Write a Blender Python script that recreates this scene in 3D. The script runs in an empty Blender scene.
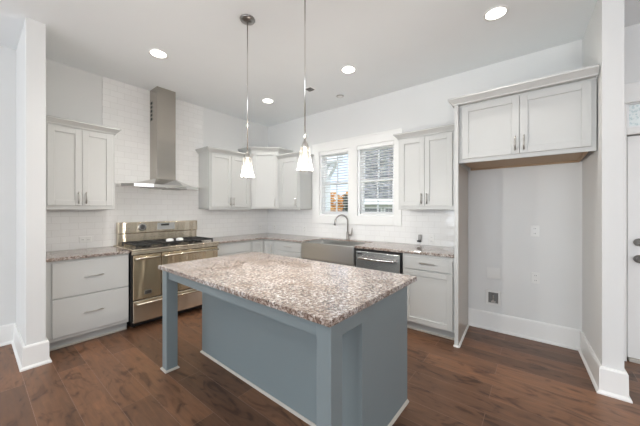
import bpy, bmesh, math, random
from mathutils import Matrix, Vector
random.seed(7)
S = bpy.context.scene
COL = S.collection
PI = math.pi

# ------------------------------------------------------------------ camera
cam_d = bpy.data.cameras.new('camera'); cam = bpy.data.objects.new('camera', cam_d); COL.objects.link(cam)
cam_d.sensor_width = 36.0; cam_d.lens = 275.46 / 640 * 36
cam_d.shift_y = -(213 - 209.84) / 640
cam_d.clip_start = .02
cam.location = (4.2798, -3.7114, 1.3778); cam.rotation_euler = (PI/2, 0, .66889)
S.camera = cam

# ------------------------------------------------------------------ world, sun, daylight
W = bpy.data.worlds.new('sky'); S.world = W; W.use_nodes = True
wn = W.node_tree; wn.nodes.clear()
wo = wn.nodes.new('ShaderNodeOutputWorld'); wb = wn.nodes.new('ShaderNodeBackground')
sky = wn.nodes.new('ShaderNodeTexSky'); sky.sky_type = 'PREETHAM'; sky.turbidity = 2.6
sky.sun_direction = Vector((.35, -.55, .75)).normalized()
mixw = wn.nodes.new('ShaderNodeMix'); mixw.data_type = 'RGBA'; mixw.inputs[0].default_value = .7
mixw.inputs[7].default_value = (.70, .82, .96, 1)
wn.links.new(sky.outputs[0], mixw.inputs[6]); wn.links.new(mixw.outputs[2], wb.inputs[0])
wb.inputs[1].default_value = 1.75
wn.links.new(wb.outputs[0], wo.inputs[0])

def lamp(name, kind, loc, rot, energy, color=(1,1,1), **kw):
    d = bpy.data.lights.new(name, kind); o = bpy.data.objects.new(name, d); COL.objects.link(o)
    o.location = loc; o.rotation_euler = rot; d.energy = energy; d.color = color
    for k, v in kw.items(): setattr(d, k, v)
    return o
sun = lamp('sun', 'SUN', (6, -10, 12), (0,0,0), 3.0, (1,.95,.88), angle=.01)
sun.rotation_euler = Vector((.35, -.62, .75)).to_track_quat('Z', 'Y').to_euler()
# daylight through the three rear window openings
for i, x in enumerate((1.55, 4.25, 6.95)):
    lamp('rear_window_daylight', 'AREA', (x, -12.38, 1.6), (PI/2, 0, 0), 90, (.86,.94,1), shape='RECTANGLE', size=2.2, size_y=2.2)
lamp('added_warm_side_fill', 'AREA', (8.88, -4.3, 1.6), (0, PI/2, 0), 28, (1,.91,.80), shape='RECTANGLE', size=2.1, size_y=3.2)  # added warm fill at an invented side opening, brightens steel and left wall
# added fill panel behind the camera, faces up to brighten the ceiling
lamp('added_ceiling_fill', 'AREA', (4.4, -7.0, .9), (PI, 0, 0), 120, (.93,.97,1), shape='RECTANGLE', size=5.5, size_y=2.5)
S.view_settings.view_transform = 'Standard'; S.view_settings.look = 'None'
S.view_settings.exposure = 0.18; S.view_settings.gamma = 1.0; S.view_settings.use_curve_mapping = False
S.cycles.max_bounces = 10; S.cycles.diffuse_bounces = 6; S.cycles.transparent_max_bounces = 16
S.cycles.use_denoising = True; S.cycles.sample_clamp_indirect = 6.0

# ------------------------------------------------------------------ materials
def lin(c):
    return tuple(((v/255)/12.92 if v/255 <= .04045 else ((v/255+.055)/1.055)**2.4) for v in c) + (1,)
def mat(name, color, rough=.5, metal=0., spec=.5, emit=None, estr=0.):
    m = bpy.data.materials.new(name); m.use_nodes = True
    b = m.node_tree.nodes['Principled BSDF']
    b.inputs['Base Color'].default_value = color; b.inputs['Roughness'].default_value = rough
    b.inputs['Metallic'].default_value = metal; b.inputs['Specular IOR Level'].default_value = spec
    if emit: b.inputs['Emission Color'].default_value = emit; b.inputs['Emission Strength'].default_value = estr
    return m
def N(m, t, **kw):
    n = m.node_tree.nodes.new(t)
    for k, v in kw.items(): setattr(n, k, v)
    return n
def L(m, a, b): m.node_tree.links.new(a, b)
def P(m): return m.node_tree.nodes['Principled BSDF']
def geo_pos(m, scale=(1,1,1), loc=(0,0,0), rot=(0,0,0)):
    g = N(m, 'ShaderNodeNewGeometry'); mp = N(m, 'ShaderNodeMapping')
    mp.inputs['Scale'].default_value = scale; mp.inputs['Location'].default_value = loc; mp.inputs['Rotation'].default_value = rot
    L(m, g.outputs['Position'], mp.inputs[0]); return mp.outputs[0]
def ramp(m, fac, stops):
    r = N(m, 'ShaderNodeValToRGB'); el = r.color_ramp.elements
    while len(el) < len(stops): el.new(.5)
    for e, (p, c) in zip(el, stops): e.position = p; e.color = c
    L(m, fac, r.inputs[0]); return r.outputs[0]
def mixc(m, fac, a, b, blend='MIX'):
    x = N(m, 'ShaderNodeMix', data_type='RGBA', blend_type=blend)
    if isinstance(fac, (int, float)): x.inputs[0].default_value = fac
    else: L(m, fac, x.inputs[0])
    for i, v in ((6, a), (7, b)):
        if isinstance(v, tuple): x.inputs[i].default_value = v
        else: L(m, v, x.inputs[i])
    return x.outputs[2]
def paint(name, c, rough=.5, bump=.03, scale=120, spec=.5):
    m = mat(name, c, rough, spec=spec)
    n = N(m, 'ShaderNodeTexNoise'); n.inputs['Scale'].default_value = scale; L(m, geo_pos(m), n.inputs[0])
    b = N(m, 'ShaderNodeBump'); b.inputs['Strength'].default_value = bump; b.inputs['Distance'].default_value = .002
    L(m, n.outputs[0], b.inputs['Height']); L(m, b.outputs[0], P(m).inputs['Normal'])
    v = N(m, 'ShaderNodeTexNoise'); v.inputs['Scale'].default_value = 1.7; L(m, geo_pos(m), v.inputs[0])
    L(m, mixc(m, v.outputs[0], tuple(x*.97 for x in c[:3])+(1,), tuple(min(1, x*1.03) for x in c[:3])+(1,)), P(m).inputs['Base Color'])
    return m
M = {}
M['wall'] = paint('wall_paint', (.73,.735,.727,1), .6, spec=.3)
M['ceiling'] = paint('ceiling_paint', (.845,.875,.89,1), .8, spec=.2)
M['trim'] = paint('white_trim_paint', (.83,.83,.815,1), .35)
M['cabinet'] = paint('light_grey_cabinet_paint', (.555,.56,.545,1), .38)
M['toe'] = paint('toe_kick_paint', (.50,.51,.50,1), .45)
M['island'] = paint('blue_grey_island_paint', (.205,.246,.258,1), .42)
M['shoe'] = paint('shoe_molding_paint', (.50,.47,.42,1), .5)
M['tan'] = paint('raw_wood', (.42,.29,.18,1), .6)
M['panel_inside'] = paint('shaded_side_panel', (.43,.385,.335,1), .3)  # shade and floor reflection on the panel's inner side, put into its colour
M['black'] = mat('black_plastic', (.012,.012,.013,1), .3)
M['iron'] = mat('cast_iron', (.012,.012,.012,1), .5)
M['dark'] = mat('dark_recess', (.05,.05,.05,1), .6)
M['box_grey'] = mat('grey_box_interior', (.17,.17,.165,1), .6)
M['plate'] = mat('white_outlet_plastic', (.78,.78,.76,1), .3)
M['whitecap'] = mat('white_enamel', (.85,.85,.85,1), .3)
M['pewter'] = mat('pewter', (.30,.29,.28,1), .3, 1.)
M['faucet_nickel'] = mat('dark_brushed_nickel', (.36,.34,.32,1), .3, 1.)
M['nickel'] = mat('brushed_nickel', (.52,.50,.47,1), .28, 1.)
M['chrome'] = mat('polished_steel', (.75,.74,.72,1), .12, 1.)
M['blind'] = mat('white_blind_slats', (.86,.86,.85,1), .4)
M['vinyl'] = mat('white_vinyl', (.86,.87,.87,1), .35)
M['lens'] = mat('lamp_lens', (1,1,1,1), .4, emit=(1,.95,.87,1), estr=9)
M['filament'] = mat('bulb_glow', (1,.9,.7,1), .4, emit=(1,.78,.5,1), estr=9)
M['display'] = mat('display_panel', (.55,.56,.55,1), .25, .6)

def steel(name, c, rough, sc, tan, an=.9, wave=.014):
    m = mat(name, c, rough, 1.)
    P(m).inputs['Anisotropic'].default_value = an; tg = N(m, 'ShaderNodeCombineXYZ')
    for k in range(3): tg.inputs[k].default_value = tan[k]
    L(m, tg.outputs[0], P(m).inputs['Tangent'])
    n = N(m, 'ShaderNodeTexNoise'); n.inputs['Scale'].default_value = 1.; n.inputs['Detail'].default_value = 3
    L(m, geo_pos(m, sc), n.inputs[0])
    L(m, mixc(m, n.outputs[0], tuple(x*.97 for x in c[:3])+(1,), tuple(min(1,x*1.03) for x in c[:3])+(1,)), P(m).inputs['Base Color'])
    wv = N(m, 'ShaderNodeTexNoise'); wv.inputs['Scale'].default_value = 1.; wv.inputs['Detail'].default_value = 1
    L(m, geo_pos(m, (9,9,1.2) if tan[2] else (1.5,1.5,6)), wv.inputs[0])
    bp = N(m, 'ShaderNodeBump'); bp.inputs['Strength'].default_value = 1; bp.inputs['Distance'].default_value = wave
    L(m, wv.outputs[0], bp.inputs['Height']); L(m, bp.outputs[0], P(m).inputs['Normal'])
    mr = N(m, 'ShaderNodeMapRange'); mr.inputs[3].default_value = rough*.95; mr.inputs[4].default_value = rough*1.05
    L(m, n.outputs[0], mr.inputs[0]); L(m, mr.outputs[0], P(m).inputs['Roughness'])
    return m
M['steel'] = steel('brushed_stainless', (.68,.61,.50,1), .26, (3, 3, 300), (0,0,1), .9)
M['steel_v'] = steel('brushed_oven_door', (.66,.55,.39,1), .26, (3, 3, 300), (0,0,1), .9)
M['steel_hood'] = steel('hood_stainless', (.46,.43,.385,1), .25, (300, 300, 3), (1,1,0), .9, .004)
M['steel_cool'] = steel('dishwasher_stainless', (.66,.66,.66,1), .25, (300, 300, 3), (0,0,1), .8, .004)
M['steel_sink'] = steel('sink_stainless', (.62,.62,.61,1), .34, (3, 3, 300), (0,0,1), .7, .003)

# wood floor: planks along x
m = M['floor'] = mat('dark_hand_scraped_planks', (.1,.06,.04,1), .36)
br = N(m, 'ShaderNodeTexBrick'); br.offset = .37; br.offset_frequency = 2
for k, v in (('Scale',1.),('Mortar Size',.0016),('Mortar Smooth',.1),('Bias',0.),('Brick Width',1.45),('Row Height',.19)): br.inputs[k].default_value = v
br.inputs['Color1'].default_value = (0,0,0,1); br.inputs['Color2'].default_value = (1,1,1,1); br.inputs['Mortar'].default_value = (.5,.5,.5,1)
L(m, geo_pos(m, (1,1,1), (.35,.03,0)), br.inputs[0])
base = ramp(m, br.outputs[0], [(0, lin((99,71,53))), (.5, lin((116,83,61))), (1, lin((131,94,69)))])
g1 = N(m, 'ShaderNodeTexNoise'); g1.inputs['Scale'].default_value = 1; g1.inputs['Detail'].default_value = 6; g1.inputs['Distortion'].default_value = .8
L(m, geo_pos(m, (3.2, 46, 1)), g1.inputs[0])
grain = ramp(m, g1.outputs[0], [(.3, (.72,.70,.68,1)), (.7, (1.15,1.13,1.1,1))])
c = mixc(m, .8, base, grain, 'MULTIPLY')
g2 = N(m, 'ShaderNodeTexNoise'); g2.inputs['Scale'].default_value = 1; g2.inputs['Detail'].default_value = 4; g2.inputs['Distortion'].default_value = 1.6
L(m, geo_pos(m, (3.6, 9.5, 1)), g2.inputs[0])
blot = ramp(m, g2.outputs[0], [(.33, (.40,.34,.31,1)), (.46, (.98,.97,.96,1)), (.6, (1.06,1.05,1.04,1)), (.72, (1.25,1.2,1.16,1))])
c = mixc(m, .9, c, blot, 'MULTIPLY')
c = mixc(m, br.outputs[1], c, lin((134,104,88)))  # seams painted paler for highlights on the plank bevels
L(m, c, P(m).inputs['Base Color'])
mr = N(m, 'ShaderNodeMapRange'); mr.inputs[3].default_value = .30; mr.inputs[4].default_value = .48
L(m, g1.outputs[0], mr.inputs[0]); L(m, mr.outputs[0], P(m).inputs['Roughness'])
bp = N(m, 'ShaderNodeBump'); bp.inputs['Strength'].default_value = .25; bp.inputs['Distance'].default_value = .003
ad = N(m, 'ShaderNodeMath', operation='SUBTRACT'); L(m, g2.outputs[0], ad.inputs[0]); L(m, br.outputs[1], ad.inputs[1])
L(m, ad.outputs[0], bp.inputs['Height']); L(m, bp.outputs[0], P(m).inputs['Normal'])

# granite
def granite(name, seed):
    m = mat(name, (.6,.55,.5,1), .07, spec=1.)
    n1 = N(m, 'ShaderNodeTexNoise'); n1.inputs['Scale'].default_value = 52; n1.inputs['Detail'].default_value = 5; n1.inputs['Roughness'].default_value = .65
    L(m, geo_pos(m, (1,1,1), (seed,0,0)), n1.inputs[0])
    c = ramp(m, n1.outputs[0], [(.36, lin((112,97,89))), (.45, lin((160,144,134))), (.53, lin((197,188,181))), (.64, lin((228,226,223)))])
    v1 = N(m, 'ShaderNodeTexVoronoi'); v1.inputs['Scale'].default_value = 165; v1.inputs['Randomness'].default_value = 1
    w = N(m, 'ShaderNodeTexNoise'); w.inputs['Scale'].default_value = 40; w.inputs['Detail'].default_value = 4
    L(m, geo_pos(m), w.inputs[0])
    wp = N(m, 'ShaderNodeVectorMath', operation='MULTIPLY_ADD'); wp.inputs[1].default_value = (.03,.03,.03)
    L(m, w.outputs[1], wp.inputs[0]); L(m, geo_pos(m, (1,1,1), (0,seed,0)), wp.inputs[2]); L(m, wp.outputs[0], v1.inputs[0])
    sp = N(m, 'ShaderNodeSeparateColor'); L(m, v1.outputs['Color'], sp.inputs[0])
    dk = ramp(m, sp.outputs[0], [(.0, (1,1,1,1)), (.11, (1,1,1,1)), (.13, (0,0,0,1)), (1, (0,0,0,1))])
    bn = ramp(m, sp.outputs[1], [(.0, (1,1,1,1)), (.17, (1,1,1,1)), (.2, (0,0,0,1)), (1, (0,0,0,1))])
    c = mixc(m, bn, c, lin((116,99,90)))
    cl = N(m, 'ShaderNodeTexNoise'); cl.inputs['Scale'].default_value = 9; cl.inputs['Detail'].default_value = 3; L(m, geo_pos(m, (1,1,1), (0,0,seed)), cl.inputs[0])
    cm = ramp(m, cl.outputs[0], [(.4, (0,0,0,1)), (.55, (1,1,1,1))])
    dk2 = mixc(m, 1., dk, cm, 'MULTIPLY')
    c = mixc(m, dk2, c, lin((58,52,52)))
    bg = N(m, 'ShaderNodeTexNoise'); bg.inputs['Scale'].default_value = 7; bg.inputs['Detail'].default_value = 2; L(m, geo_pos(m, (1,1,1), (seed+3,1,0)), bg.inputs[0])
    c = mixc(m, 1., c, ramp(m, bg.outputs[0], [(.38, (.70,.64,.60,1)), (.6, (.90,.90,.90,1))]), 'MULTIPLY')
    L(m, c, P(m).inputs['Base Color'])
    return m
M['granite'] = granite('speckled_granite', 0.)
# tile
def tile(name, axis):
    m = mat(name, (.8,.8,.78,1), .06)
    g = N(m, 'ShaderNodeNewGeometry'); sx = N(m, 'ShaderNodeSeparateXYZ'); cb = N(m, 'ShaderNodeCombineXYZ')
    L(m, g.outputs['Position'], sx.inputs[0]); L(m, sx.outputs[axis], cb.inputs[0]); L(m, sx.outputs[2], cb.inputs[1])
    br = N(m, 'ShaderNodeTexBrick'); br.offset = .5
    for k, v in (('Scale',1.),('Mortar Size',.0022),('Mortar Smooth',.15),('Brick Width',.154),('Row Height',.0765)): br.inputs[k].default_value = v
    br.inputs['Color1'].default_value = (.81,.81,.80,1); br.inputs['Color2'].default_value = (.84,.84,.83,1); br.inputs['Mortar'].default_value = (.73,.725,.71,1)
    L(m, cb.outputs[0], br.inputs[0]); L(m, br.outputs[0], P(m).inputs['Base Color'])
    n = N(m, 'ShaderNodeTexNoise'); n.inputs['Scale'].default_value = 9; L(m, cb.outputs[0], n.inputs[0])
    mm = N(m, 'ShaderNodeMath', operation='MULTIPLY_ADD'); mm.inputs[1].default_value = -1.; L(m, br.outputs[1], mm.inputs[0]); L(m, n.outputs[0], mm.inputs[2])
    b = N(m, 'ShaderNodeBump'); b.inputs['Strength'].default_value = .22; b.inputs['Distance'].default_value = .004
    L(m, mm.outputs[0], b.inputs['Height']); L(m, b.outputs[0], P(m).inputs['Normal'])
    return m
M['tile_left'] = tile('white_subway_tile_left', 1); M['tile_back'] = tile('white_subway_tile_back', 0)
# thin glass
def glass(name, tint, gl):
    m = bpy.data.materials.new(name); m.use_nodes = True; nt = m.node_tree; nt.nodes.clear()
    o = nt.nodes.new('ShaderNodeOutputMaterial'); t = nt.nodes.new('ShaderNodeBsdfTransparent'); g = nt.nodes.new('ShaderNodeBsdfGlossy')
    t.inputs[0].default_value = tint; g.inputs['Roughness'].default_value = .03
    lw = nt.nodes.new('ShaderNodeLayerWeight'); lw.inputs[0].default_value = gl
    mx = nt.nodes.new('ShaderNodeMixShader'); nt.links.new(lw.outputs['Facing' if gl > .3 else 'Fresnel'], mx.inputs[0])
    nt.links.new(t.outputs[0], mx.inputs[1]); nt.links.new(g.outputs[0], mx.inputs[2]); nt.links.new(mx.outputs[0], o.inputs[0]); return m
M['pane'] = glass('window_glass', (.97,.98,.98,1), .12)
m = M['shade'] = glass('clear_shade_glass', (.99,.985,.975,1), .31)
nt = m.node_tree; mx = [n for n in nt.nodes if n.type == 'MIX_SHADER'][0]; gl = [n for n in nt.nodes if n.type == 'BSDF_GLOSSY'][0]
tr = nt.nodes.new('ShaderNodeBsdfTranslucent'); tr.inputs[0].default_value = (.95,.94,.91,1); m2 = nt.nodes.new('ShaderNodeMixShader'); m2.inputs[0].default_value = .10
nt.links.new(gl.outputs[0], m2.inputs[1]); nt.links.new(tr.outputs[0], m2.inputs[2]); nt.links.new(m2.outputs[0], mx.inputs[2])
m = M['frost'] = mat('textured_transom_glass', (.72,.82,.84,1), .2); 
v = N(m, 'ShaderNodeTexVoronoi'); v.inputs['Scale'].default_value = 60; L(m, geo_pos(m), v.inputs[0])
L(m, ramp(m, v.outputs[0], [(.1,(.55,.68,.70,1)),(.6,(.86,.92,.92,1))]), P(m).inputs['Base Color'])
# exterior
m = M['shingle'] = mat('grey_shingles', (.3,.3,.32,1), .9)
br = N(m, 'ShaderNodeTexBrick'); 
for k, v in (('Scale',1.),('Mortar Size',.012),('Brick Width',.34),('Row Height',.17)): br.inputs[k].default_value = v
br.inputs['Color1'].default_value = (.11,.108,.105,1); br.inputs['Color2'].default_value = (.27,.265,.258,1); br.inputs['Mortar'].default_value = (.05,.05,.055,1)
tc = N(m, 'ShaderNodeTexCoord'); L(m, tc.outputs['Object'], br.inputs[0])
nn = N(m, 'ShaderNodeTexNoise'); nn.inputs['Scale'].default_value = 4.; L(m, tc.outputs['Object'], nn.inputs[0])
L(m, mixc(m, .7, br.outputs[0], ramp(m, nn.outputs[0], [(.35,(.5,.5,.5,1)),(.65,(1.3,1.3,1.3,1))]), 'MULTIPLY'), P(m).inputs['Base Color'])
m = M['siding'] = mat('pale_lap_siding', (.55,.55,.52,1), .7)
wv = N(m, 'ShaderNodeTexWave', bands_direction='Z', wave_profile='SAW'); wv.inputs['Scale'].default_value = 1.6
tc = N(m, 'ShaderNodeTexCoord'); L(m, tc.outputs['Object'], wv.inputs[0])
bb = N(m, 'ShaderNodeBump'); bb.inputs['Distance'].default_value = .02; L(m, wv.outputs[1], bb.inputs['Height']); L(m, bb.outputs[0], P(m).inputs['Normal'])
M['ext_glass'] = mat('dark_house_window', (.12,.13,.14,1), .1)
M['ext_white'] = mat('white_exterior_trim', (.82,.82,.80,1), .6)
M['bark'] = mat('bark', (.13,.09,.06,1), .9)
def foliage(name, a, b):
    m = mat(name, a, .8); n = N(m, 'ShaderNodeTexNoise'); n.inputs['Scale'].default_value = 3.; n.inputs['Detail'].default_value = 4; L(m, geo_pos(m), n.inputs[0])
    L(m, ramp(m, n.outputs[0], [(.35, a), (.65, b)]), P(m).inputs['Base Color']); return m
M['autumn'] = foliage('autumn_leaves', lin((196,120,46)), lin((222,176,98)))
M['green'] = foliage('olive_green_leaves', lin((112,122,44)), lin((160,162,86)))
M['fir'] = foliage('dark_fir_needles', lin((30,48,40)), lin((58,78,66)))
M['lawn'] = foliage('lawn_grass', lin((104,112,62)), lin((140,138,88)))

# ------------------------------------------------------------------ mesh builder
I4 = Matrix.Identity(4)
class MB:
    def __init__(s, M_=I4): s.bm = bmesh.new(); s.M = M_.copy()
    def box(s, a, b, bev=0., seg=1):
        a, b = [min(p,q) for p,q in zip(a,b)], [max(p,q) for p,q in zip(a,b)]
        t = bmesh.new(); bmesh.ops.create_cube(t, size=1)
        for v in t.verts: v.co = Vector([(a[i]+b[i])/2 + v.co[i]*(b[i]-a[i]) for i in range(3)])
        if bev > 0:
            bev = min(bev, .45*min(b[i]-a[i] for i in range(3)))
            bmesh.ops.bevel(t, geom=list(t.edges), offset=bev, segments=seg, affect='EDGES', profile=.5)
        return s._add(t)
    def _add(s, t):
        vs = [s.bm.verts.new(s.M @ v.co) for v in t.verts]
        t.verts.index_update()
        for f in t.faces:
            try: nf = s.bm.faces.new([vs[v.index] for v in f.verts]); nf.smooth = f.smooth
            except ValueError: pass
        t.free(); return s
    def poly(s, pts, z0, z1):                      # vertical prism of a plan outline
        t = bmesh.new(); lo = [t.verts.new((x,y,z0)) for x,y in pts]; hi = [t.verts.new((x,y,z1)) for x,y in pts]
        n = len(pts); t.faces.new(lo); t.faces.new(hi)
        for i in range(n): t.faces.new((lo[i], lo[(i+1)%n], hi[(i+1)%n], hi[i]))
        return s._add(t)
    def hull(s, pts):
        t = bmesh.new(); vs = [t.verts.new(p) for p in pts]; r = bmesh.ops.convex_hull(t, input=vs); return s._add(t)
    def lathe(s, prof, c=(0,0,0), ax='z', n=24, smooth=True, open_=False):
        t = bmesh.new(); rings = []
        for r, h in prof:
            ring = []
            for i in range(n):
                a = 2*PI*i/n; u, v = r*math.cos(a), r*math.sin(a)
                p = {'z':(u,v,h), 'x':(h,u,v), 'y':(u,h,v)}[ax]
                ring.append(t.verts.new((c[0]+p[0], c[1]+p[1], c[2]+p[2])))
            rings.append(ring)
        for A, B in zip(rings, rings[1:]):
            for i in range(n):
                f = t.faces.new((A[i], A[(i+1)%n], B[(i+1)%n], B[i])); f.smooth = smooth
        if not open_: t.faces.new(rings[0]); t.faces.new(rings[-1])
        return s._add(t)
    def cyl(s, p, q, r, n=16):
        return s.tube([p, q], r, n)
    def tube(s, pts, r, n=12):
        t = bmesh.new(); pts = [Vector(p) for p in pts]; rings = []
        rr = r if isinstance(r, (list, tuple)) else [r]*len(pts)
        up = None
        for i, p in enumerate(pts):
            d = (pts[min(i+1,len(pts)-1)] - pts[max(i-1,0)]).normalized()
            if up is None: up = Vector((0,0,1)) if abs(d.z) < .9 else Vector((1,0,0))
            x = d.cross(up).normalized(); up2 = x.cross(d).normalized(); up = up2
            rings.append([t.verts.new(p + (x*math.cos(2*PI*k/n) + up2*math.sin(2*PI*k/n))*rr[i]) for k in range(n)])
        for A, B in zip(rings, rings[1:]):
            for k in range(n):
                f = t.faces.new((A[k], A[(k+1)%n], B[(k+1)%n], B[k])); f.smooth = True
        t.faces.new(rings[0]); t.faces.new(rings[-1]); return s._add(t)
    def sweep(s, path, prof, z0, closed_prof=True):   # mitred moulding: path in plan (outward = right of travel), prof = (out, up)
        t = bmesh.new(); path = [Vector(p) for p in path]; rings = []
        n = len(path)
        for i, p in enumerate(path):
            ds = []
            if i > 0: ds.append((path[i]-path[i-1]).normalized())
            if i < n-1: ds.append((path[i+1]-path[i]).normalized())
            ns = [Vector((d.y, -d.x)) for d in ds]
            m_ = sum(ns, Vector((0,0))); m_ = m_ / m_.length if m_.length else ns[0]
            k = 1 / max(.3, m_.dot(ns[0]))
            rings.append([t.verts.new((p.x + m_.x*k*o, p.y + m_.y*k*o, z0+u)) for o, u in prof])
        for A, B in zip(rings, rings[1:]):
            for k in range(len(prof)):
                t.faces.new((A[k], A[(k+1)%len(prof)], B[(k+1)%len(prof)], B[k]))
        t.faces.new(rings[0]); t.faces.new(rings[-1]); return s._add(t)
    def build(s, name, material, parent=None, loc=None):
        bmesh.ops.recalc_face_normals(s.bm, faces=list(s.bm.faces))
        off = Vector(loc) if loc is not None else (parent_loc(parent) if parent else Vector((0,0,0)))
        for v in s.bm.verts: v.co -= off
        me = bpy.data.meshes.new(name); s.bm.to_mesh(me); s.bm.free()
        me.materials.append(M[material] if isinstance(material, str) else material)
        o = bpy.data.objects.new(name, me); COL.objects.link(o)
        if parent: o.parent = parent; 
        elif loc is not None: o.location = loc
        return o
def parent_loc(o):
    v = Vector((0,0,0))
    while o: v += o.location; o = o.parent
    return v
def thing(name, label, cat, loc, group=None):
    o = bpy.data.objects.new(name, None); COL.objects.link(o); o.location = loc; o.empty_display_size = .1
    return tag(o, label, cat, group)
def tag(o, label, cat, group=None):
    o['label'] = label; o['category'] = cat
    if group: o['group'] = group
    return o
def struct(o): o['kind'] = 'structure'; return o
def copy_tree(o, parent=None):
    c = o.copy(); COL.objects.link(c)
    if parent: c.parent = parent
    for ch in list(o.children): copy_tree(ch, c)
    return c

H = 3.05
# frames: local (along, out, up) -> world
LEFT = Matrix(((0,1,0,0),(1,0,0,0),(0,0,1,0),(0,0,0,1)))      # along = y, out = +x
BACK = Matrix(((1,0,0,0),(0,-1,0,0),(0,0,1,0),(0,0,0,1)))     # along = x, out = -y

# ------------------------------------------------------------------ structure
b = MB(); b.box((-.15,-12.6,-.1),(9.15,.15,0)); struct(b.build('floor','floor'))
b = MB(); b.box((-.15,-12.6,H),(9.15,.15,H+.15)); struct(b.build('ceiling','ceiling'))
b = MB(); b.box((-.15,-12.6,0),(0,.15,H)); wl = struct(b.build('wall_left','wall'))
WX = ((1.335,1.93),(2.085,2.69)); WZ = (1.285,2.362)
b = MB()
b.box((0,0,0),(WX[0][0],.15,H)); b.box((WX[0][0],0,0),(WX[1][1],.15,WZ[0])); b.box((WX[0][0],0,WZ[1]),(WX[1][1],.15,H))
b.box((WX[0][1],0,WZ[0]),(WX[1][0],.15,WZ[1])); b.box((WX[1][1],0,0),(4.915,.15,H))
b.box((4.915,0,2.06),(5.85,.15,2.12)); b.box((4.915,0,2.36),(5.85,.15,H)); b.box((5.85,0,0),(6.35,.15,H)); b.box((6.35,0,0),(7.25,.15,.45)); b.box((6.35,0,2.3),(7.25,.15,H)); b.box((7.25,0,0),(9.15,.15,H))
b.box((4.915,.1,0),(5.85,.15,2.36))
wbk = struct(b.build('wall_back','wall'))
b = MB()                                            # rear wall with three big window openings
xs = [0,.45,2.65,3.15,5.35,5.85,8.05,9.15]
for i in range(0,7,2): b.box((xs[i],-12.6,0),(xs[i+1],-12.45,H))
for i in (1,3,5): b.box((xs[i],-12.6,0),(xs[i+1],-12.45,.5)); b.box((xs[i],-12.6,2.7),(xs[i+1],-12.45,H))
struct(b.build('wall_rear','wall'))
b = MB(); b.box((9,-12.45,0),(9.15,-5.9,H)); b.box((9,-2.7,0),(9.15,0,H)); b.box((9,-5.9,0),(9.15,-2.7,.5)); b.box((9,-5.9,2.7),(9.15,-2.7,H))
struct(b.build('wall_right','wall'))
b = MB(); b.box((0,-3.422,0),(.80,-3.294,H), .004); struct(b.build('wall_stub','wall'))
b = MB(); b.poly([(4.622,0),(4.660,-.762),(4.775,-.762),(4.765,0)],0,H); struct(b.build('wall_partition','wall'))
# baseboards
BP = [(0,0),(.034,0),(.034,.012),(.02,.028),(.018,.185),(.012,.2),(0,.2)]
b = MB(); b.sweep([(0,-3.422),(0,-12.45)][::-1], BP, 0); b.sweep([(0,-3.423),(.80,-3.423),(.80,-3.294),(.70,-3.294)],BP,0)
struct(b.build('baseboard_left','trim'))
b = MB(); b.sweep([(3.626,0),(4.622,0)],[(o,u) for o,u in BP],0); struct(b.build('baseboard_back','trim'))
b = MB(); b.sweep([(4.6235,-.03),(4.660,-.763),(4.775,-.763),(4.765,0)],BP,0); struct(b.build('baseboard_right','trim'))
# tile
b = MB(); b.box((0,-2.698,.9),(.008,-1.372,H)); b.box((0,-3.294,.9),(.008,-2.698,1.393)); b.box((0,-1.372,.9),(.008,0,1.393))
struct(b.build('tile_backsplash','tile_left'))
b = MB(); b.box((.008,-.008,.9),(1.19,0,1.393)); b.box((1.19,-.008,.9),(2.80,0,1.15)); b.box((2.80,-.008,.9),(3.62,0,1.393))
struct(b.build('tile_backsplash','tile_back'))
# window casing (shared by both windows)
b = MB()
def cbox(x0,z0,x1,z1,t_=.02): b.box((x0,-t_,z0),(x1,0,z1),.002)
cbox(1.19,1.15,1.335,2.50); cbox(2.69,1.15,2.80,2.50); cbox(1.93,WZ[0],2.085,WZ[1]); cbox(1.335,1.15,2.69,WZ[0]); cbox(1.335,WZ[1],2.69,2.50)
b.box((1.185,-.026,2.485),(2.805,0,2.51),.002)
struct(b.build('trim_1','trim'))
# windows
for i,(x0,x1) in enumerate(WX):
    z0,z1 = WZ; zm = (z0+z1)/2 - .005; xm = (x0+x1)/2
    b = MB(); f = .03
    b.box((x0,.02,z0),(x0+f,.15,z1)); b.box((x1-f,.02,z0),(x1,.15,z1)); b.box((x0+f,.02,z0),(x1-f,.15,z0+f)); b.box((x0+f,.02,z1-f),(x1-f,.15,z1))
    w = struct(b.build('window_%d'%(i+1),'vinyl'))
    for nm,za,zb,ya in (('upper_sash',zm-.02,z1-f,.105),('lower_sash',z0+f,zm+.02,.075)):
        b = MB(); s_ = .038; a0,a1 = x0+f,x1-f
        b.box((a0,ya,za),(a0+s_,ya+.03,zb),.003); b.box((a1-s_,ya,za),(a1,ya+.03,zb),.003); b.box((a0+s_,ya,za),(a1-s_,ya+.03,za+s_),.003); b.box((a0+s_,ya,zb-s_),(a1-s_,ya+.03,zb),.003)
        b.box((xm-.01,ya+.005,za+s_),(xm+.01,ya+.025,zb-s_))
        sh = b.build(nm,'vinyl',w)
        b = MB(); b.box((a0+s_,ya+.012,za+s_),(a1-s_,ya+.016,zb-s_)); b.build('glass_pane','pane',sh)
b = MB(); b.box((6.35,.03,.45),(6.40,.12,2.3)); b.box((7.20,.03,.45),(7.25,.12,2.3)); b.box((6.40,.03,.45),(7.20,.12,.50)); b.box((6.40,.03,2.25),(7.20,.12,2.3)); b.box((6.40,.05,1.35),(7.20,.10,1.40))
w4 = struct(b.build('window_4','vinyl'))  # added unseen window, gives the oven door a bright streak to reflect
b = MB(); b.box((6.40,.07,.50),(7.20,.074,2.25)); b.build('glass_pane','pane',w4)
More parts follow.
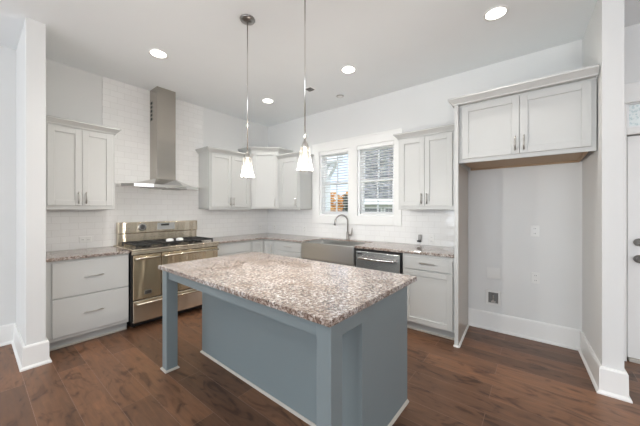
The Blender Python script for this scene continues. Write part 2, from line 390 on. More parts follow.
# door with transom at right
b = MB(); b.box((4.925,.02,.03),(5.85,.06,2.05),.003)
door = struct(b.build('door_1','trim'))
b = MB()
pts = [(5.03,0,.95),(5.03,0,1.72)] ; 
arch = [(5.02 + (1-math.cos(a))*.40, 1.70 + math.sin(a)*.22) for a in [PI*k/16 for k in range(17)]]
t = bmesh.new(); outl = [(5.02,1.15)]+arch+[(5.82,1.15)]
fr = [t.verts.new((x,.012,z)) for x,z in outl]; bk = [t.verts.new((x,.022,z)) for x,z in outl]; n_=len(outl)
t.faces.new(fr); t.faces.new(bk)
for k in range(n_): t.faces.new((fr[k],fr[(k+1)%n_],bk[(k+1)%n_],bk[k]))
b._add(t); b.box((5.02,.012,.2),(5.82,.022,1.0),.003); b.build('raised_panel','trim',door)
b = MB(); b.lathe([(.0,.02),(.034,.02),(.036,.012),(.034,.004),(.02,0),(.012,-.03),(.012,-.04),(.03,-.05),(.032,-.062),(.024,-.075),(0,-.078)],(4.995,0,.935),'y'); b.build('door_knob','pewter',door)
b = MB(); b.lathe([(.0,.02),(.034,.02),(.036,.01),(.032,-.008),(.018,-.018),(0,-.02)],(4.995,0,1.085),'y'); b.box((4.989,-.036,1.068),(5.001,-.016,1.102),.003); b.build('deadbolt','pewter',door)
b = MB(); b.box((4.93,-.012,0),(5.86,.09,.028),.003); struct(b.build('trim_2','shoe'))
b = MB(); b.box((4.915,.015,2.12),(4.935,.10,2.36)); b.box((5.83,.015,2.12),(5.85,.10,2.36)); b.box((4.935,.015,2.12),(5.83,.10,2.14)); b.box((4.935,.015,2.34),(5.83,.10,2.36))
w3 = struct(b.build('window_3','vinyl'))
b = MB(); b.box((4.935,.05,2.14),(5.83,.058,2.34)); b.build('glass_pane','frost',w3)
b = MB(); b.box((4.82,-.02,0),(4.915,0,2.40),.003); b.box((5.85,-.02,0),(5.95,0,2.40),.003); b.box((4.915,-.02,2.06),(5.85,0,2.12),.003); b.box((4.82,-.026,2.36),(5.95,0,2.52),.003); b.box((4.82,-.036,2.345),(5.97,0,2.368),.003)
struct(b.build('trim_3','trim'))

# ------------------------------------------------------------------ cabinets
def shaker(F, a0, a1, d, z0, z1, t_=.02, rail=.057):
    b = MB(F); e=.0015
    b.box((a0,d,z0),(a0+rail,d+t_,z1),e); b.box((a1-rail,d,z0),(a1,d+t_,z1),e)
    b.box((a0+rail,d,z0),(a1-rail,d+t_,z0+rail),e); b.box((a0+rail,d,z1-rail),(a1-rail,d+t_,z1),e)
    b.box((a0+rail-.004,d+.001,z0+rail-.004),(a1-rail+.004,d+.008,z1-rail+.004)); return b
def pull(F, a, d, z, length=.13, vertical=True, parent=None):
    b = MB(F); h = length/2; o = d+.03
    if vertical:
        b.cyl((a,o,z-h),(a,o,z+h),.0055,10); ends = [(a,z-h+.02),(a,z+h-.02)]
    else:
        b.cyl((a-h,o,z),(a+h,o,z),.0055,10); ends = [(a-h+.02,z),(a+h-.02,z)]
    for x,zz in ends: b.cyl((x,d-.001,zz),(x,o,zz),.0045,8)
    return b.build('handle','nickel',parent)
CROWN = [(0,0),(.010,0),(.014,.012),(.046,.046),(.052,.050),(.052,.066),(0,.066)]
def upper(F, label, a0, a1, z0, z1, depth, doors, crown, base_loc, name='upper_cabinet', out=.0):
    r = thing(name, label, 'cabinet', base_loc)
    b = MB(F); b.box((a0,.0085,z0),(a1,depth,z1),.001); b.box((a0,depth-.025,z0-.014),(a1,depth+.004,z0+.006),.001); b.build('body','cabinet',r)
    for (d0,d1,hs) in doors:
        dr = shaker(F,d0,d1,depth,z0+.03,z1-.03).build('door','cabinet',r)
        hx = d0+.03 if hs=='l' else d1-.03
        pull(F,hx,depth+.02,z0+.115,.13,True,dr)
    b = MB(F); b.sweep(crown, CROWN, z1-.012); b.build('crown_molding','cabinet',r)
    return r
# sweep needs outward on the right of travel; LEFT is mirrored, BACK is mirrored too: local plan (along,out)
upper(LEFT,'two-door wall cabinet left of the range hood, next to the white wall end', -3.292,-2.655,1.395,2.285,.33,
      [(-3.232,-2.958,'r'),(-2.955,-2.682,'l')], [(-2.655,.002),(-2.655,.334),(-3.292,.334)], (0,-2.96,1.395))
upper(LEFT,'two-door wall cabinet just right of the range hood', -1.452,-.664,1.395,2.285,.33,
      [(-1.43,-1.074,'r'),(-1.071,-.715,'l')], [(-.664,.334),(-1.452,.334),(-1.452,.002)], (0,-1.05,1.395))
upper(BACK,'narrow single-door wall cabinet between the corner cabinet and the window', .664,1.175,1.395,2.285,.33,
      [(.727,1.146,'r')], [(1.175,.002),(1.175,.334),(.664,.334)], (.92,0,1.395))
upper(BACK,'two-door wall cabinet right of the windows above the dishwasher counter', 2.886,3.617,1.395,2.285,.33,
      [(2.908,3.214,'r'),(3.217,3.523,'l')], [(3.617,.334),(2.886,.334),(2.886,.002)], (3.25,0,1.395))
# diagonal corner wall cabinet
r = thing('corner_upper_cabinet','tall single-door diagonal wall cabinet filling the room corner','cabinet',(.2,-.2,1.395))
zc = 2.425
b = MB(); b.poly([(.001,-.001),(.001,-.66),(.33,-.66),(.66,-.33),(.66,-.001)],1.395,zc); b.build('body','cabinet',r)
q = math.sqrt(.5)
DIAG = Matrix(((q,q,0,.33),(q,-q,0,-.66),(0,0,1,0),(0,0,0,1)))   # along the diagonal face, out toward +x -y
dw = .33/q
dr = shaker(DIAG,.03,dw-.03,0,1.425,zc-.03).build('door','cabinet',r); pull(DIAG,dw-.06,.02,1.51,.13,True,dr)
b = MB(); b.sweep([(.001,-.66),(.33,-.66),(.66,-.33),(.66,-.001)], CROWN, zc-.012); b.build('crown_molding','cabinet',r)

# fridge alcove: tall side panel and bridge cabinet
r = thing('refrigerator_cabinet','deep two-door cabinet above the empty refrigerator space, with a tall side panel on the floor','cabinet',(4.14,-.3,0))
b = MB(); b.poly([(3.62,-.69),(3.655,-.69),(3.624,-.009),(3.619,-.009)],0,2.44)
pn = b.build('side_panel','cabinet',r)
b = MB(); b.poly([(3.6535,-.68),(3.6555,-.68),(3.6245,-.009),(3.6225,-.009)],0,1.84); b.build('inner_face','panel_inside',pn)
b = MB(); b.poly([(3.655,-.69),(3.670,-.69),(3.641,-.036),(3.6255,-.036)],0,.018); b.box((3.612,-.705,0),(3.668,-.69,.018),.003); b.build('shoe_molding','trim',pn)
b = MB(); z0,z1 = 1.868,2.44
b.box((3.654,-.62,z0),(4.618,-.001,z1)); b.box((3.654,-.645,1.848),(4.645,-.62,z1),.001); b.build('body','cabinet',r)
b = MB(); b.box((3.67,-.62,1.860),(4.60,-.04,1.867)); b.box((3.654,-.04,1.846),(4.60,-.002,1.867)); b.box((4.585,-.6,1.848),(4.605,-.04,1.867)); b.build('wood_underside','tan',r)
for d0,d1,hs in ((3.685,4.150,'r'),(4.154,4.615,'l')):
    dr = shaker(BACK,d0,d1,.645,1.885,2.405).build('door','cabinet',r); pull(BACK,d1-.03 if hs=='r' else d0+.03,.665,1.975,.13,True,dr)
b = MB(BACK); b.sweep([(4.647,.69),(3.62,.69),(3.62,.35)], CROWN, 2.425); b.box((3.654,.645,2.425),(4.647,.69,2.445)); b.build('crown_molding','cabinet',r)

# base cabinets
def base(F, name, label, a0, a1, loc, fronts, depth=.61, toe_trim=True, z1=.884):
    r = thing(name, label, 'cabinet', loc)
    b = MB(F); b.box((a0,.012,.10),(a1,depth,z1),.001); b.box((a0,.012,.0),(a1,depth-.075,.10)); b.build('body','cabinet',r)
    b = MB(F); b.box((a0,depth-.075,.0),(a1,depth-.066,.10)); b.build('toe_kick','toe',r)
    b = MB(F); b.box((a0,depth-.066,0),(a1,depth-.052,.018),.003); b.build('shoe_molding','shoe',r)
    for kind,f0,f1,zz0,zz1,hd in fronts:
        if kind == 'drawer':
            b = MB(F); b.box((f0,depth,zz0),(f1,depth+.02,zz1),.002); o = b.build('drawer','cabinet',r)
            if hd: pull(F,(f0+f1)/2,depth+.02,(zz0+zz1)/2+.01,.16,False,o)
        else:
            o = shaker(F,f0,f1,depth,zz0,zz1).build('door','cabinet',r)
            if hd: pull(F,f0+.03 if hd=='l' else f1-.03,depth+.02,zz1-.10,.13,True,o)
    return r
base(LEFT,'drawer_base_cabinet','two-drawer base cabinet left of the stove, under a short granite counter',-3.292,-2.597,(.3,-2.93,0),
     [('drawer',-3.232,-2.604,.515,.858,1),('drawer',-3.232,-2.604,.135,.505,1)])
base(LEFT,'base_cabinet','base cabinet right of the stove under the corner counter',-1.503,-.895,(.3,-1.2,0),
     [('drawer',-1.49,-.91,.72,.86,0),('door',-1.49,-1.203,.12,.705,'r'),('door',-1.2,-.91,.12,.705,'l')])
# corner base
r = thing('corner_base_cabinet','corner base cabinet with folding door in the inside angle of the counter','cabinet',(.3,-.3,0))
b = MB(); b.poly([(.012,-.012),(.012,-.893),(.61,-.893),(.61,-.61),(.923,-.61),(.923,-.012)],.10,.884); b.poly([(.012,-.012),(.012,-.893),(.535,-.893),(.535,-.535),(.923,-.535),(.923,-.012)],0,.10); b.build('body','cabinet',r)
d1_ = shaker(LEFT,-.873,-.64,.61,.12,.86).build('door','cabinet',r)
d2_ = shaker(BACK,.64,.845,.61,.12,.86).build('door','cabinet',r); pull(BACK,.87-.035,.63,.74,.13,True,d2_)
base(BACK,'drawer_base_cabinet','narrow drawer base cabinet left of the farmhouse sink',.925,1.508,(1.2,-.3,0),
     [('drawer',.94,1.495,.73,.86,1),('door',.94,1.495,.12,.715,'r')])
base(BACK,'sink_base_cabinet','base cabinet below the steel farmhouse sink',1.509,2.429,(1.97,-.3,0),
     [('door',1.53,1.967,.12,.655,'r'),('door',1.971,2.41,.12,.655,'l')], z1=.665)
base(BACK,'base_cabinet','base cabinet with one drawer and one door right of the dishwasher',3.052,3.617,(3.33,-.3,0),
     [('drawer',3.08,3.59,.715,.848,1),('door',3.08,3.59,.115,.70,None)])

# counters
b = MB(); b.box((.0085,-3.292,.884),(.645,-2.597,.914),.003)
tag(b.build('countertop','granite',None,(.3,-2.93,.884)),'short granite countertop left of the stove','countertop')
b = MB()
b.box((.0085,-1.503,.884),(.645,-.645,.914),.003); b.box((.0085,-.646,.884),(1.512,-.0085,.914),.003); b.box((1.511,-.135,.884),(2.427,-.0085,.914),.003); b.box((2.426,-.645,.884),(3.618,-.0085,.914),.003)
tag(b.build('countertop','granite',None,(1.8,-.3,.884)),'long L-shaped granite countertop running from the stove past the sink to the tall panel','countertop')

# farmhouse sink
r = thing('farmhouse_sink','stainless apron-front sink below the windows','sink',(1.97,-.4,.666))
b = MB(); z0,z1 = .667,.902
b.box((1.514,-.672,z0),(2.424,-.645,z1),.006,2); b.build('apron','steel_sink',r)
b = MB()
b.box((1.514,-.645,z0),(1.53,-.137,z1-.004)); b.box((2.408,-.645,z0),(2.424,-.137,z1-.004)); b.box((1.53,-.153,z0),(2.408,-.137,z1-.004)); b.box((1.53,-.645,z0),(2.408,-.153,z0+.014)); b.build('basin','steel_sink',r)
b = MB(); b.lathe([(0,.0),(.045,.0),(.045,.004),(.03,.002),(0,.001)],(1.97,-.36,z0+.014)); b.build('drain','chrome',r)
# faucet
fx,fy = 1.955,-.075
r = thing('faucet','brushed nickel gooseneck faucet with pull-down spray head behind the sink','faucet',(fx,fy,.914))
b = MB(); b.lathe([(.0,0),(.028,0),(.028,.008),(.023,.014),(.021,.11),(.017,.125),(0,.126)],(fx,fy,.914)); b.build('base','faucet_nickel',r)
d = Vector((-.80,-.60,0)); R_ = .095
pts = [(fx,fy,1.03),(fx,fy,1.2)] + [(fx+d.x*R_*(1-math.cos(a)), fy+d.y*R_*(1-math.cos(a)), 1.2+R_*math.sin(a)) for a in [PI*k/14 for k in range(1,14)]]
b = MB(); b.tube(pts,.0115,12); b.build('gooseneck','faucet_nickel',r)
e = Vector(pts[-1]); b = MB(); b.tube([e+Vector((0,0,.012)),e,e+Vector((-.006,-.004,-.05)),e+Vector((-.012,-.008,-.085))],[.012,.0145,.017,.019],14); b.build('spray_head','pewter',r)
b = MB(); b.cyl((fx+.015,fy,.99),(fx+.075,fy,.995),.016,12); b.tube([(fx+.068,fy,.995),(fx+.082,fy-.006,1.06),(fx+.086,fy-.008,1.10)],[.010,.008,.006],10); b.build('lever','faucet_nickel',r)

# dishwasher
r = thing('dishwasher','stainless dishwasher with a curved bar handle, right of the sink','dishwasher',(2.74,-.3,0))
b = MB(BACK); b.box((2.433,.02,.1),(3.046,.62,.882)); b.box((2.433,.02,.012),(3.046,.55,.1)); b.build('body','black',r)
b = MB(BACK); b.box((2.449,.62,.115),(3.030,.655,.855),.006,2); dr = b.build('door','steel_cool',r)
b = MB(BACK); hp = [(2.50+.48*k/12, .70+.028*math.sin(PI*k/12), .775) for k in range(13)]
b.tube(hp,.0125,12); b.cyl((2.512,.65,.775),(2.512,.705,.775),.011,10); b.cyl((2.968,.65,.775),(2.968,.705,.775),.011,10); b.build('handle','chrome',dr)
b = MB(BACK); b.box((2.475,.655,.812),(2.54,.657,.832)); b.build('badge','dark',dr)

# range
r = thing('range','wide stainless gas range with two oven doors and a tall backguard','stove',(.34,-2.05,0))
y0,y1 = -2.588,-1.515
b = MB(); b.box((.02,y0,.10),(.655,y1,.90)); b.box((.05,y0+.02,.02),(.60,y1-.02,.10)); b.build('body','black',r)
for yy in (y0+.06,y1-.06):
    for xx in (.1,.55):
        b = MB(); b.lathe([(0,0),(.02,0),(.02,.02),(0,.021)],(xx,yy,0),n=12); b.build('leg','black',r)
b = MB(); b.box((.02,y0-.002,.90),(.70,y1+.002,.925),.006,2); b.box((.66,y0,.862),(.695,y1,.902),.006,2); b.build('cooktop','steel',r)
b = MB(); b.box((.012,y0+.035,.925),(.085,y1-.008,1.065),.003); b.box((.012,y0+.03,1.068),(.098,y1-.003,1.215),.008,2); bg = b.build('backguard','steel',r)
yd = -2.285
b = MB(); b.lathe([(0,.0),(.052,.0),(.052,.006),(.046,.010),(0,.010)],(.098,yd,1.145),'x',28); dl = b.build('clock_dial','chrome',bg)
b = MB(); b.lathe([(0,.0),(.042,.0),(.042,.012),(0,.012)],(.100,yd,1.145),'x',24); fc = b.build('dial_face','display',dl)
b = MB(); b.lathe([(.018,.012),(.029,.012),(.029,.015),(.018,.015)],(.100,yd,1.15),'x',24); b.box((.112,yd-.02,1.116),(.115,yd+.02,1.125)); b.build('dial_marks','dark',dl)
b = MB(); b.box((.098,-2.10,1.10),(.101,-1.86,1.195),.001); ds = b.build('display_panel','display',bg)
b = MB(); b.box((.101,-2.05,1.155),(.1025,-1.94,1.182)); b.build('clock_display','black',ds)
# grates: three, each with its own caps
for k in range(3):
    ya = y0+.055 + k*(y1-y0-.10)/3; yb = ya + (y1-y0-.10)/3 - .008
    b = MB(); z = .955
    for yy in (ya+.008,yb-.008,(ya+yb)/2): b.box((.15,yy-.007,z),(.64,yy+.007,z+.018),.002)
    for xx in (.155,.275,.395,.515,.633): b.box((xx-.007,ya,z),(xx+.007,yb,z+.014),.002)
    for xx in (.16,.63):
        for yy in (ya+.01,yb-.01): b.box((xx-.008,yy-.008,.925),(xx+.008,yy+.008,z))
    for xx in (.215,.335,.455,.575):
        b.box((xx-.005,ya+.05,z+.002),(xx+.005,yb-.05,z+.018),.002)
    g = b.build('grate','iron',r)
    for xx in (.275,.515):
        b = MB(); b.lathe([(0,0),(.055,0),(.05,.012),(.036,.014),(.036,.019),(0,.020)],(xx,(ya+yb)/2,.925)); b.build('burner_cap','iron',r)
for yy in (-2.10,-1.975):
    b = MB(); b.lathe([(0,0),(.042,.0),(.046,.012),(.040,.030),(.022,.036),(0,.037)],(.50,yy,.966),n=20); b.build('burner_cover','whitecap',r)
# oven doors
for (ya,yb) in ((y0+.012,-2.284),(-2.276,y1-.012)):
    b = MB(); b.box((.655,ya,.345),(.69,yb,.855),.006,2); o = b.build('oven_door','steel_v',r)
    b = MB(); b.tube([(.728,ya+.012,.822),(.728,yb-.012,.822)],.0125,12)
    for yy in (ya+.03,yb-.03): b.cyl((.688,yy,.822),(.728,yy,.822),.010,10)
    b.build('handle','steel',o)
    if ya < -2.5:
        b = MB(); b.box((.690,-2.465,.392),(.693,-2.385,.440),.001); bd = b.build('badge','chrome',o)
        b = MB(); b.box((.693,-2.459,.398),(.6935,-2.391,.434)); b.box((.6935,-2.452,.418),(.6942,-2.398,.428)); b.build('badge_field','pewter',bd)
b = MB(); b.box((.655,y0+.012,.085),(.69,y1-.012,.335),.006,2); o = b.build('drawer','steel',r)
b = MB(); b.tube([(.728,y0+.035,.302),(.728,y1-.035,.302)],.0125,12)
for yy in (y0+.06,y1-.06): b.cyl((.688,yy,.302),(.728,yy,.302),.010,10)
b.build('handle','steel',o)

# hood
yc = -2.04
r = thing('range_hood','stainless chimney range hood on the tiled wall above the stove','hood',(.009,yc,1.68))
b = MB(); b.box((.009,-2.16,1.79),(.25,-1.915,H-.002),.002); ch = b.build('chimney','steel_hood',r)
b = MB(); 
for k in range(5): b.box((.04,-2.1612,2.62+.055*k),(.10,-2.159,2.655+.055*k))
b.build('vent_slots','black',ch)
hy0,hy1 = -2.555,-1.53
b = MB()
pl = [(.009,hy0),(.20,hy0),(.33,hy0+.10),(.40,hy0+.30),(.40,hy1-.30),(.33,hy1-.10),(.20,hy1),(.009,hy1)]
b.poly(pl,1.675,1.712); 
b.hull([(x,y,1.712) for x,y in [(.009,hy0+.09),(.22,hy0+.1),(.36,hy0+.32),(.36,hy1-.32),(.22,hy1-.1),(.009,hy1-.09)]] + [(x,y,1.80) for x,y in [(.009,-2.17),(.26,-2.17),(.26,-1.905),(.009,-1.905)]])
b.build('canopy','chrome',r)
b = MB(); b.box((.05,-2.30,1.670),(.30,-2.06,1.6755)); b.box((.05,-2.02,1.670),(.30,-1.78,1.6755)); b.build('grease_filter','pewter',r)

# ------------------------------------------------------------------ island
r = thing('kitchen_island','blue-grey painted island with an overhanging speckled granite top','island',(2.67,-2.26,0))
X0,X1,Y0,Y1 = 1.728,3.590,-2.738,-1.715
def rough_top():
    b = MB(); b.box((X0,Y0,.870),(X1,Y1,.902),.004,2); return b
rough_top().build('granite_top','granite',r)
bx0,bx1,by0,by1 = 1.728,3.532,-2.345,-1.745
b = MB(); b.box((bx0,by0,0),(bx1-.02,by1,.870),.001); b.build('cabinet_body','island',r)
b = MB(); b.box((bx1-.02,by0-.03,0),(bx1,by1-.001,.869),.001); b.build('end_panel','island',r)
b = MB(); b.box((bx1-.19,by0-.006,0),(bx1-.02,by0,.79)); b.build('filler_strip','island',r)
for lx0,lx1 in ((1.737,1.823),(3.485,3.570)):
    ly0,ly1 = -2.706,-2.613
    b = MB(); b.box((lx0,ly0,0),(lx1,ly1,.870),.003); lg = b.build('leg','island',r)
    b = MB(); b.sweep([(lx0,ly1),(lx0,ly0),(lx1,ly0),(lx1,ly1),(lx0,ly1)],[(0,0),(.012,0),(.012,.006),(.004,.016),(0,.016)],0); b.build('shoe_molding','shoe',lg)
b = MB(); b.box((1.823,-2.690,.788),(3.485,-2.670,.870),.001); b.build('apron','island',r)
b = MB(); b.box((3.545,-2.613,.788),(3.565,by0-.03,.870),.001); b.build('apron','island',r)
b = MB(); b.box((1.735,-2.613,.788),(1.755,by0,.870),.001); b.build('apron','island',r)
b = MB(); b.sweep([(bx0,by1),(bx0,by0),(bx1-.02,by0)],[(0,0),(.014,0),(.012,.005),(.003,.015),(0,.015)],0); b.sweep([(bx1,by0-.03),(bx1,by1)],[(0,0),(.014,0),(.012,.005),(.003,.015),(0,.015)],0); b.build('shoe_molding','shoe',r)

r.rotation_euler.z = math.radians(-1.2)

# ------------------------------------------------------------------ lamps
def pendant(loc, label):
    x,y,_ = loc
    r = thing('pendant_light',label,'pendant light',(x,y,H),'pendant lights over the island')
    b = MB(); b.lathe([(0,0),(.064,0),(.066,-.006),(.060,-.016),(.035,-.024),(.010,-.028),(0,-.028)],(x,y,H),n=28); b.build('canopy','pewter',r)
    b = MB(); b.cyl((x,y,H-.027),(x,y,1.885),.0045,10); b.build('rod','chrome',r)
    b = MB(); b.lathe([(0,1.892),(.008,1.892),(.012,1.87),(.024,1.862),(.026,1.83),(.022,1.822),(0,1.821)],(x,y,0),n=20); b.build('socket','nickel',r)
    b = MB(); b.lathe([(.026,1.838),(.034,1.832),(.044,1.76),(.055,1.685),(.061,1.66),(.058,1.66),(.052,1.686),(.041,1.76),(.031,1.829)],(x,y,0),n=32,open_=True); b.build('glass_shade','shade',r)
    b = MB(); b.lathe([(0,1.822),(.009,1.82),(.010,1.80),(.014,1.77),(.015,1.75),(.011,1.722),(.005,1.712),(0,1.71)],(x,y,0),n=16); b.build('bulb','filament',r)
    return r
p1 = pendant((2.283,-2.211,H),'clear glass cone pendant lamp, the farther one, with its ceiling canopy in view')
p2 = copy_tree(p1); p2.location.x = 2.955; p2['label'] = 'clear glass cone pendant lamp, the nearer one, hanging in front of the window wall'
for p in (p1,p2): lamp('pendant_bulb_light','POINT',(p.location.x,p.location.y,1.64),(0,0,0),23,(1,.95,.88),shadow_soft_size=.03)
b0 = thing('recessed_light','','ceiling light',(0,0,H),'recessed ceiling lights')
b = MB(); b.lathe([(.074,0),(.096,0),(.096,-.005),(.090,-.008),(.074,-.004)],(0,0,H),n=32); b.build('trim_ring','trim',b0)
b = MB(); b.lathe([(0,-.001),(.074,-.001),(.074,-.004),(0,-.0045)],(0,0,H),n=32); b.build('lens','lens',b0)
for i,(x,y,l) in enumerate(((1.095,-2.47,'round lit downlight in the ceiling nearest the range hood'),(1.035,-.893,'round lit downlight in the ceiling near the room corner'),
        (2.51,-.924,'round lit downlight in the ceiling in front of the windows'),(4.0,-.947,'round lit downlight in the ceiling in front of the refrigerator space'))):
    o = b0 if i == 0 else copy_tree(b0); o.location = (x,y,H); o['label'] = l
    lamp('recessed_lamp','SPOT',(x,y,H-.02),(0,0,0),(50,50,34,20)[i],(1,.97,.92),spot_size=2.5,spot_blend=.9,shadow_soft_size=.07)
for x,y in ((6.1,-.95),(6.1,-2.5),(2.6,-5.0),(5.4,-5.0),(1.1,-5.0),(7.6,-5.0)):  # added unseen downlights, for extra fill and reflections in the steel
    o = copy_tree(b0); o.location = (x,y,H); o['label'] = 'added downlight out of view in the living area ceiling'; o['group'] = 'added living area downlights'
    lamp('recessed_lamp','SPOT',(x,y,H-.02),(0,0,0),34,(1,.94,.86),spot_size=2.5,spot_blend=.9,shadow_soft_size=.07)
# small ceiling fixtures
b = MB(); b.box((1.76,-.87,H-.012),(1.87,-.76,H),.002); o = b.build('ceiling_vent','trim',None,(1.816,-.817,H))
tag(o,'small square dark ceiling vent beside the nearer pendant rod','vent')
b = MB()
for k in range(5): b.box((1.767,-.862+.02*k,H-.0135),(1.863,-.848+.02*k,H-.0118))
b.build('louver','dark',o)
b = MB(); b.lathe([(0,0),(.055,0),(.055,-.008),(.045,-.016),(.018,-.02),(0,-.02)],(2.01,-.367,H)); o = tag(b.build('smoke_detector','trim',None,(2.01,-.367,H)),'small round white ceiling detector close to the window wall','detector')
b = MB(); b.lathe([(.046,-.0155),(.0545,-.0085),(.0555,-.0085),(.047,-.017)],(2.01,-.367,H)); b.build('vent_ring','nickel',o)

# ------------------------------------------------------------------ outlets
def outlet(F, a, d, z, label, w=.072, h=.116, kind='outlet', recept=True):
    p = F @ Vector((a,d,z))
    r = thing('wall_outlet' if kind=='outlet' else kind, label, 'outlet', p)
    b = MB(F); b.box((a-w/2,d,z-h/2),(a+w/2,d+.006,z+h/2),.002); b.build('plate','plate',r)
    if recept:
        for s in (-1,1):
            o_ = (s*.026,0) if w > h else (0,s*.026)
            b = MB(F); b.box((a+o_[0]-.016,d+.006,z+o_[1]-.014),(a+o_[0]+.016,d+.008,z+o_[1]+.014),.002); q_ = b.build('receptacle','plate',r)
            b = MB(F); b.box((a+o_[0]-.008,d+.008,z+o_[1]-.004),(a+o_[0]-.005,d+.0085,z+o_[1]+.006)); b.box((a+o_[0]+.005,d+.008,z+o_[1]-.004),(a+o_[0]+.008,d+.0085,z+o_[1]+.006)); b.build('slot','dark',q_)
    return r
outlet(BACK,4.256,.0,1.152,'vertical white outlet high on the wall of the refrigerator space')
outlet(BACK,3.884,.0,.652,'wide blank white plate on the refrigerator space wall, above the water valve box',.135,.125,'blank_plate',False)
outlet(BACK,4.262,.0,.655,'lower vertical white outlet on the right of the refrigerator space wall')
outlet(LEFT,-2.86,.008,1.02,'wide white outlet on the tile left of the stove',.116,.072)
outlet(BACK,3.20,.008,.995,'vertical white outlet on the tile between the dark plug and the tall panel')
outlet(LEFT,-.20,.008,1.03,'white outlet on the left tile wall near the room corner')
outlet(BACK,.22,.008,1.03,'white outlet on the window-side tile nearest the room corner')
outlet(BACK,.72,.008,1.03,'white outlet on the tile under the single-door wall cabinet')
outlet(BACK,1.0,.008,1.03,'white outlet on the tile just left of the sink')
r = thing('plug_adapter','small grey plug with a black base on the tile right of the dishwasher','plug',(3.05,-.008,1.0))
b = MB(BACK); b.box((3.034,.008,.972),(3.074,.035,1.05),.006,2); b.build('housing','pewter',r)
b = MB(BACK); b.box((3.022,.008,.952),(3.072,.05,.974),.005,2); b.build('base','black',r)
r = thing('water_valve_box','recessed water outlet box with grey interior low in the refrigerator space','outlet box',(3.88,0,.29))
b = MB(BACK); x0,x1,z0,z1 = 3.808,3.952,.287,.455
b.box((x0,0,z0),(x0+.024,.010,z1),.002); b.box((x1-.024,0,z0),(x1,.010,z1),.002); b.box((x0+.024,0,z0),(x1-.024,.010,z0+.024),.002); b.box((x0+.024,0,z1-.024),(x1-.024,.010,z1),.002); b.build('frame','plate',r)
b = MB(BACK); b.box((x0+.024,.0,z0+.024),(x1-.024,.003,z1-.024)); b.build('recess','box_grey',r)
b = MB(BACK); b.cyl((3.88,.003,.34),(3.88,.02,.34),.010,12); b.cyl((3.88,.012,.34),(3.88,.012,.40),.006,10); b.box((3.858,.003,.315),(3.902,.010,.335),.002); b.build('valve','nickel',r)

# ------------------------------------------------------------------ blinds
for (x0,x1),lb in zip(WX,('white slatted blind hanging in the left window','white slatted blind hanging in the right window')):
    r = thing('window_blind',lb,'blind',((x0+x1)/2,.0,WZ[1]))
    b = MB(); b.box((x0+.004,-.012,WZ[1]-.06),(x1-.004,.010,WZ[1]-.003),.003); b.build('valance','blind',r)
    b = MB(); b.box((x0+.006,.011,WZ[1]-.045),(x1-.006,.06,WZ[1]-.004)); b.build('headrail','blind',r)
    b = MB(); z = WZ[1]-.085
    while z > WZ[0]+.05:
        t = bmesh.new(); tl = math.radians(-9); cy=.036; hw=.024
        p = [(-hw,-.0012),(hw,-.0012),(hw,.0012),(-hw,.0012)]
        vs=[]
        for x in (x0+.008,x1-.008):
            vs.append([t.verts.new((x, cy+u*math.cos(tl)-v*math.sin(tl), z+u*math.sin(tl)+v*math.cos(tl))) for u,v in p])
        A,B = vs; t.faces.new(A); t.faces.new(B)
        for k in range(4): t.faces.new((A[k],A[(k+1)%4],B[(k+1)%4],B[k]))
        b._add(t); z -= .043
    b.build('slats','blind',r)
    b = MB(); b.box((x0+.008,.014,WZ[0]+.012),(x1-.008,.058,WZ[0]+.03),.003); b.build('bottom_rail','blind',r)
    b = MB()
    for fx_ in (.16,.84): xx = x0+(x1-x0)*fx_; b.box((xx-.0012,.011,WZ[0]+.03),(xx+.0012,.0125,WZ[1]-.045)); b.box((xx-.0012,.0595,WZ[0]+.03),(xx+.0012,.061,WZ[1]-.045))
    b.build('ladder_cord','blind',r)

# ------------------------------------------------------------------ outside
b = MB(); b.box((-40,.16,-1.0),(30,60,-.9)); struct(b.build('ground','lawn'))
r = thing('porch_post','white porch post with a slanted brace outside the left window','post',(-.08,2.2,-.9))
b = MB(); b.box((-.34,2.05,-.9),(-.10,2.29,2.62),.004); b.build('post','ext_white',r)
b = MB(); b.box((-2.2,2.05,2.60),(.30,2.29,2.85),.004); b.build('beam','ext_white',r)
b = MB(); b.hull([(x,y,z) for y in (2.15,2.29) for x,z in ((-.10,2.22),(-.10,2.42),(.16,2.60),(.02,2.60))]); b.build('brace','ext_white',r)
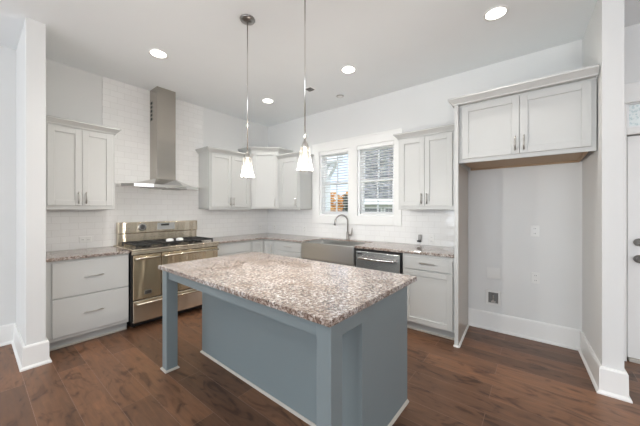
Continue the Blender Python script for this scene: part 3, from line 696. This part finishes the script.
# neighbour house (turned)
r = thing('house','neighbouring house with a big grey shingle roof outside the right window','house',(-3.1,8,-.9))
R25 = Matrix.Translation((-3.1,8,0)) @ Matrix.Rotation(math.radians(25),4,'Z')
b = MB(R25); b.box((0.3,.4,-.9),(9,6,1.75)); b.build('wall','siding',r)
b = MB(R25); e0 = 1.78
b.hull([(x,y,z+dz) for x in (0,9.4) for y,z in ((-.05,e0),(6.2,e0+4.7)) for dz in (0,.12)]); b.build('roof','shingle',r)
b = MB(R25); b.box((0,-.09,e0-.16),(9.4,-.05,e0+.12)); b.box((0,-.05,e0-.16),(9.4,.4,e0-.13)); b.build('fascia','ext_white',r)
for wx in (.75,1.75):
    b = MB(R25); b.box((wx-.07,.36,.1),(wx+.83,.4,1.5)); wf = b.build('window','ext_white',r)
    b = MB(R25); b.box((wx,.345,.17),(wx+.76,.365,1.43)); b.build('glass_pane','ext_glass',wf)
def tree(label, x, y, h, w, m_, trunk, conic=False, n=420, cat='tree', name='tree'):
    z0 = -.9; r = thing(name,label,cat,(x,y,z0))
    b = MB(); b.tube([(x,y,z0),(x+.03,y,z0+h*.7)],[.07,.03],8); b.build('trunk','bark',r)
    b = MB()
    for k in range(n):
        if conic:
            t_ = random.random()**1.4; rad = w*(1-t_)*math.sqrt(random.random()); zz = z0 + h*(.12+.88*t_)
        else:
            v = Vector((random.gauss(0,1),random.gauss(0,1),random.gauss(0,1))).normalized()*(random.random()**.4)
            rad = None; zz = z0 + h*(trunk+(1-trunk)*.5) + v.z*h*(1-trunk)*.5
        a = random.random()*2*PI
        px,py = (x+rad*math.cos(a), y+rad*math.sin(a)) if rad is not None else (x+v.x*w, y+v.y*w)
        c_ = Vector((px,py,zz)); u1 = Vector((random.gauss(0,1),random.gauss(0,1),random.gauss(0,1))).normalized(); u2 = u1.orthogonal().normalized(); s_ = .16*(.6+.8*random.random())
        t = bmesh.new(); n3 = u1.cross(u2)
        vs = [t.verts.new(c_+q_) for q_ in (u1*s_, u2*s_*.6, -u1*s_, -u2*s_*.6)]
        top = t.verts.new(c_+n3*s_*.25); bot = t.verts.new(c_-n3*s_*.08)
        for k2 in range(4): t.faces.new((vs[k2],vs[(k2+1)%4],top)); t.faces.new((vs[(k2+1)%4],vs[k2],bot))
        b._add(t)
    b.build('foliage',m_,r); return r
tree('rounded orange autumn tree outside the left window',-6.75,11.6,3.5,.95,'autumn',.1,n=700)
tree('farther orange autumn tree outside the left window, behind the dark fir',-9.2,17.4,3.9,1.0,'autumn',.1,n=700)
tree('dark green fir outside the left window in front of the orange trees',-2.85,7.3,2.9,.26,'fir',.1,conic=True,n=350)
tree('olive green bush outside the left window in front of the orange trees',-3.55,6.7,2.15,.45,'green',.0,n=400,cat='bush',name='bush')
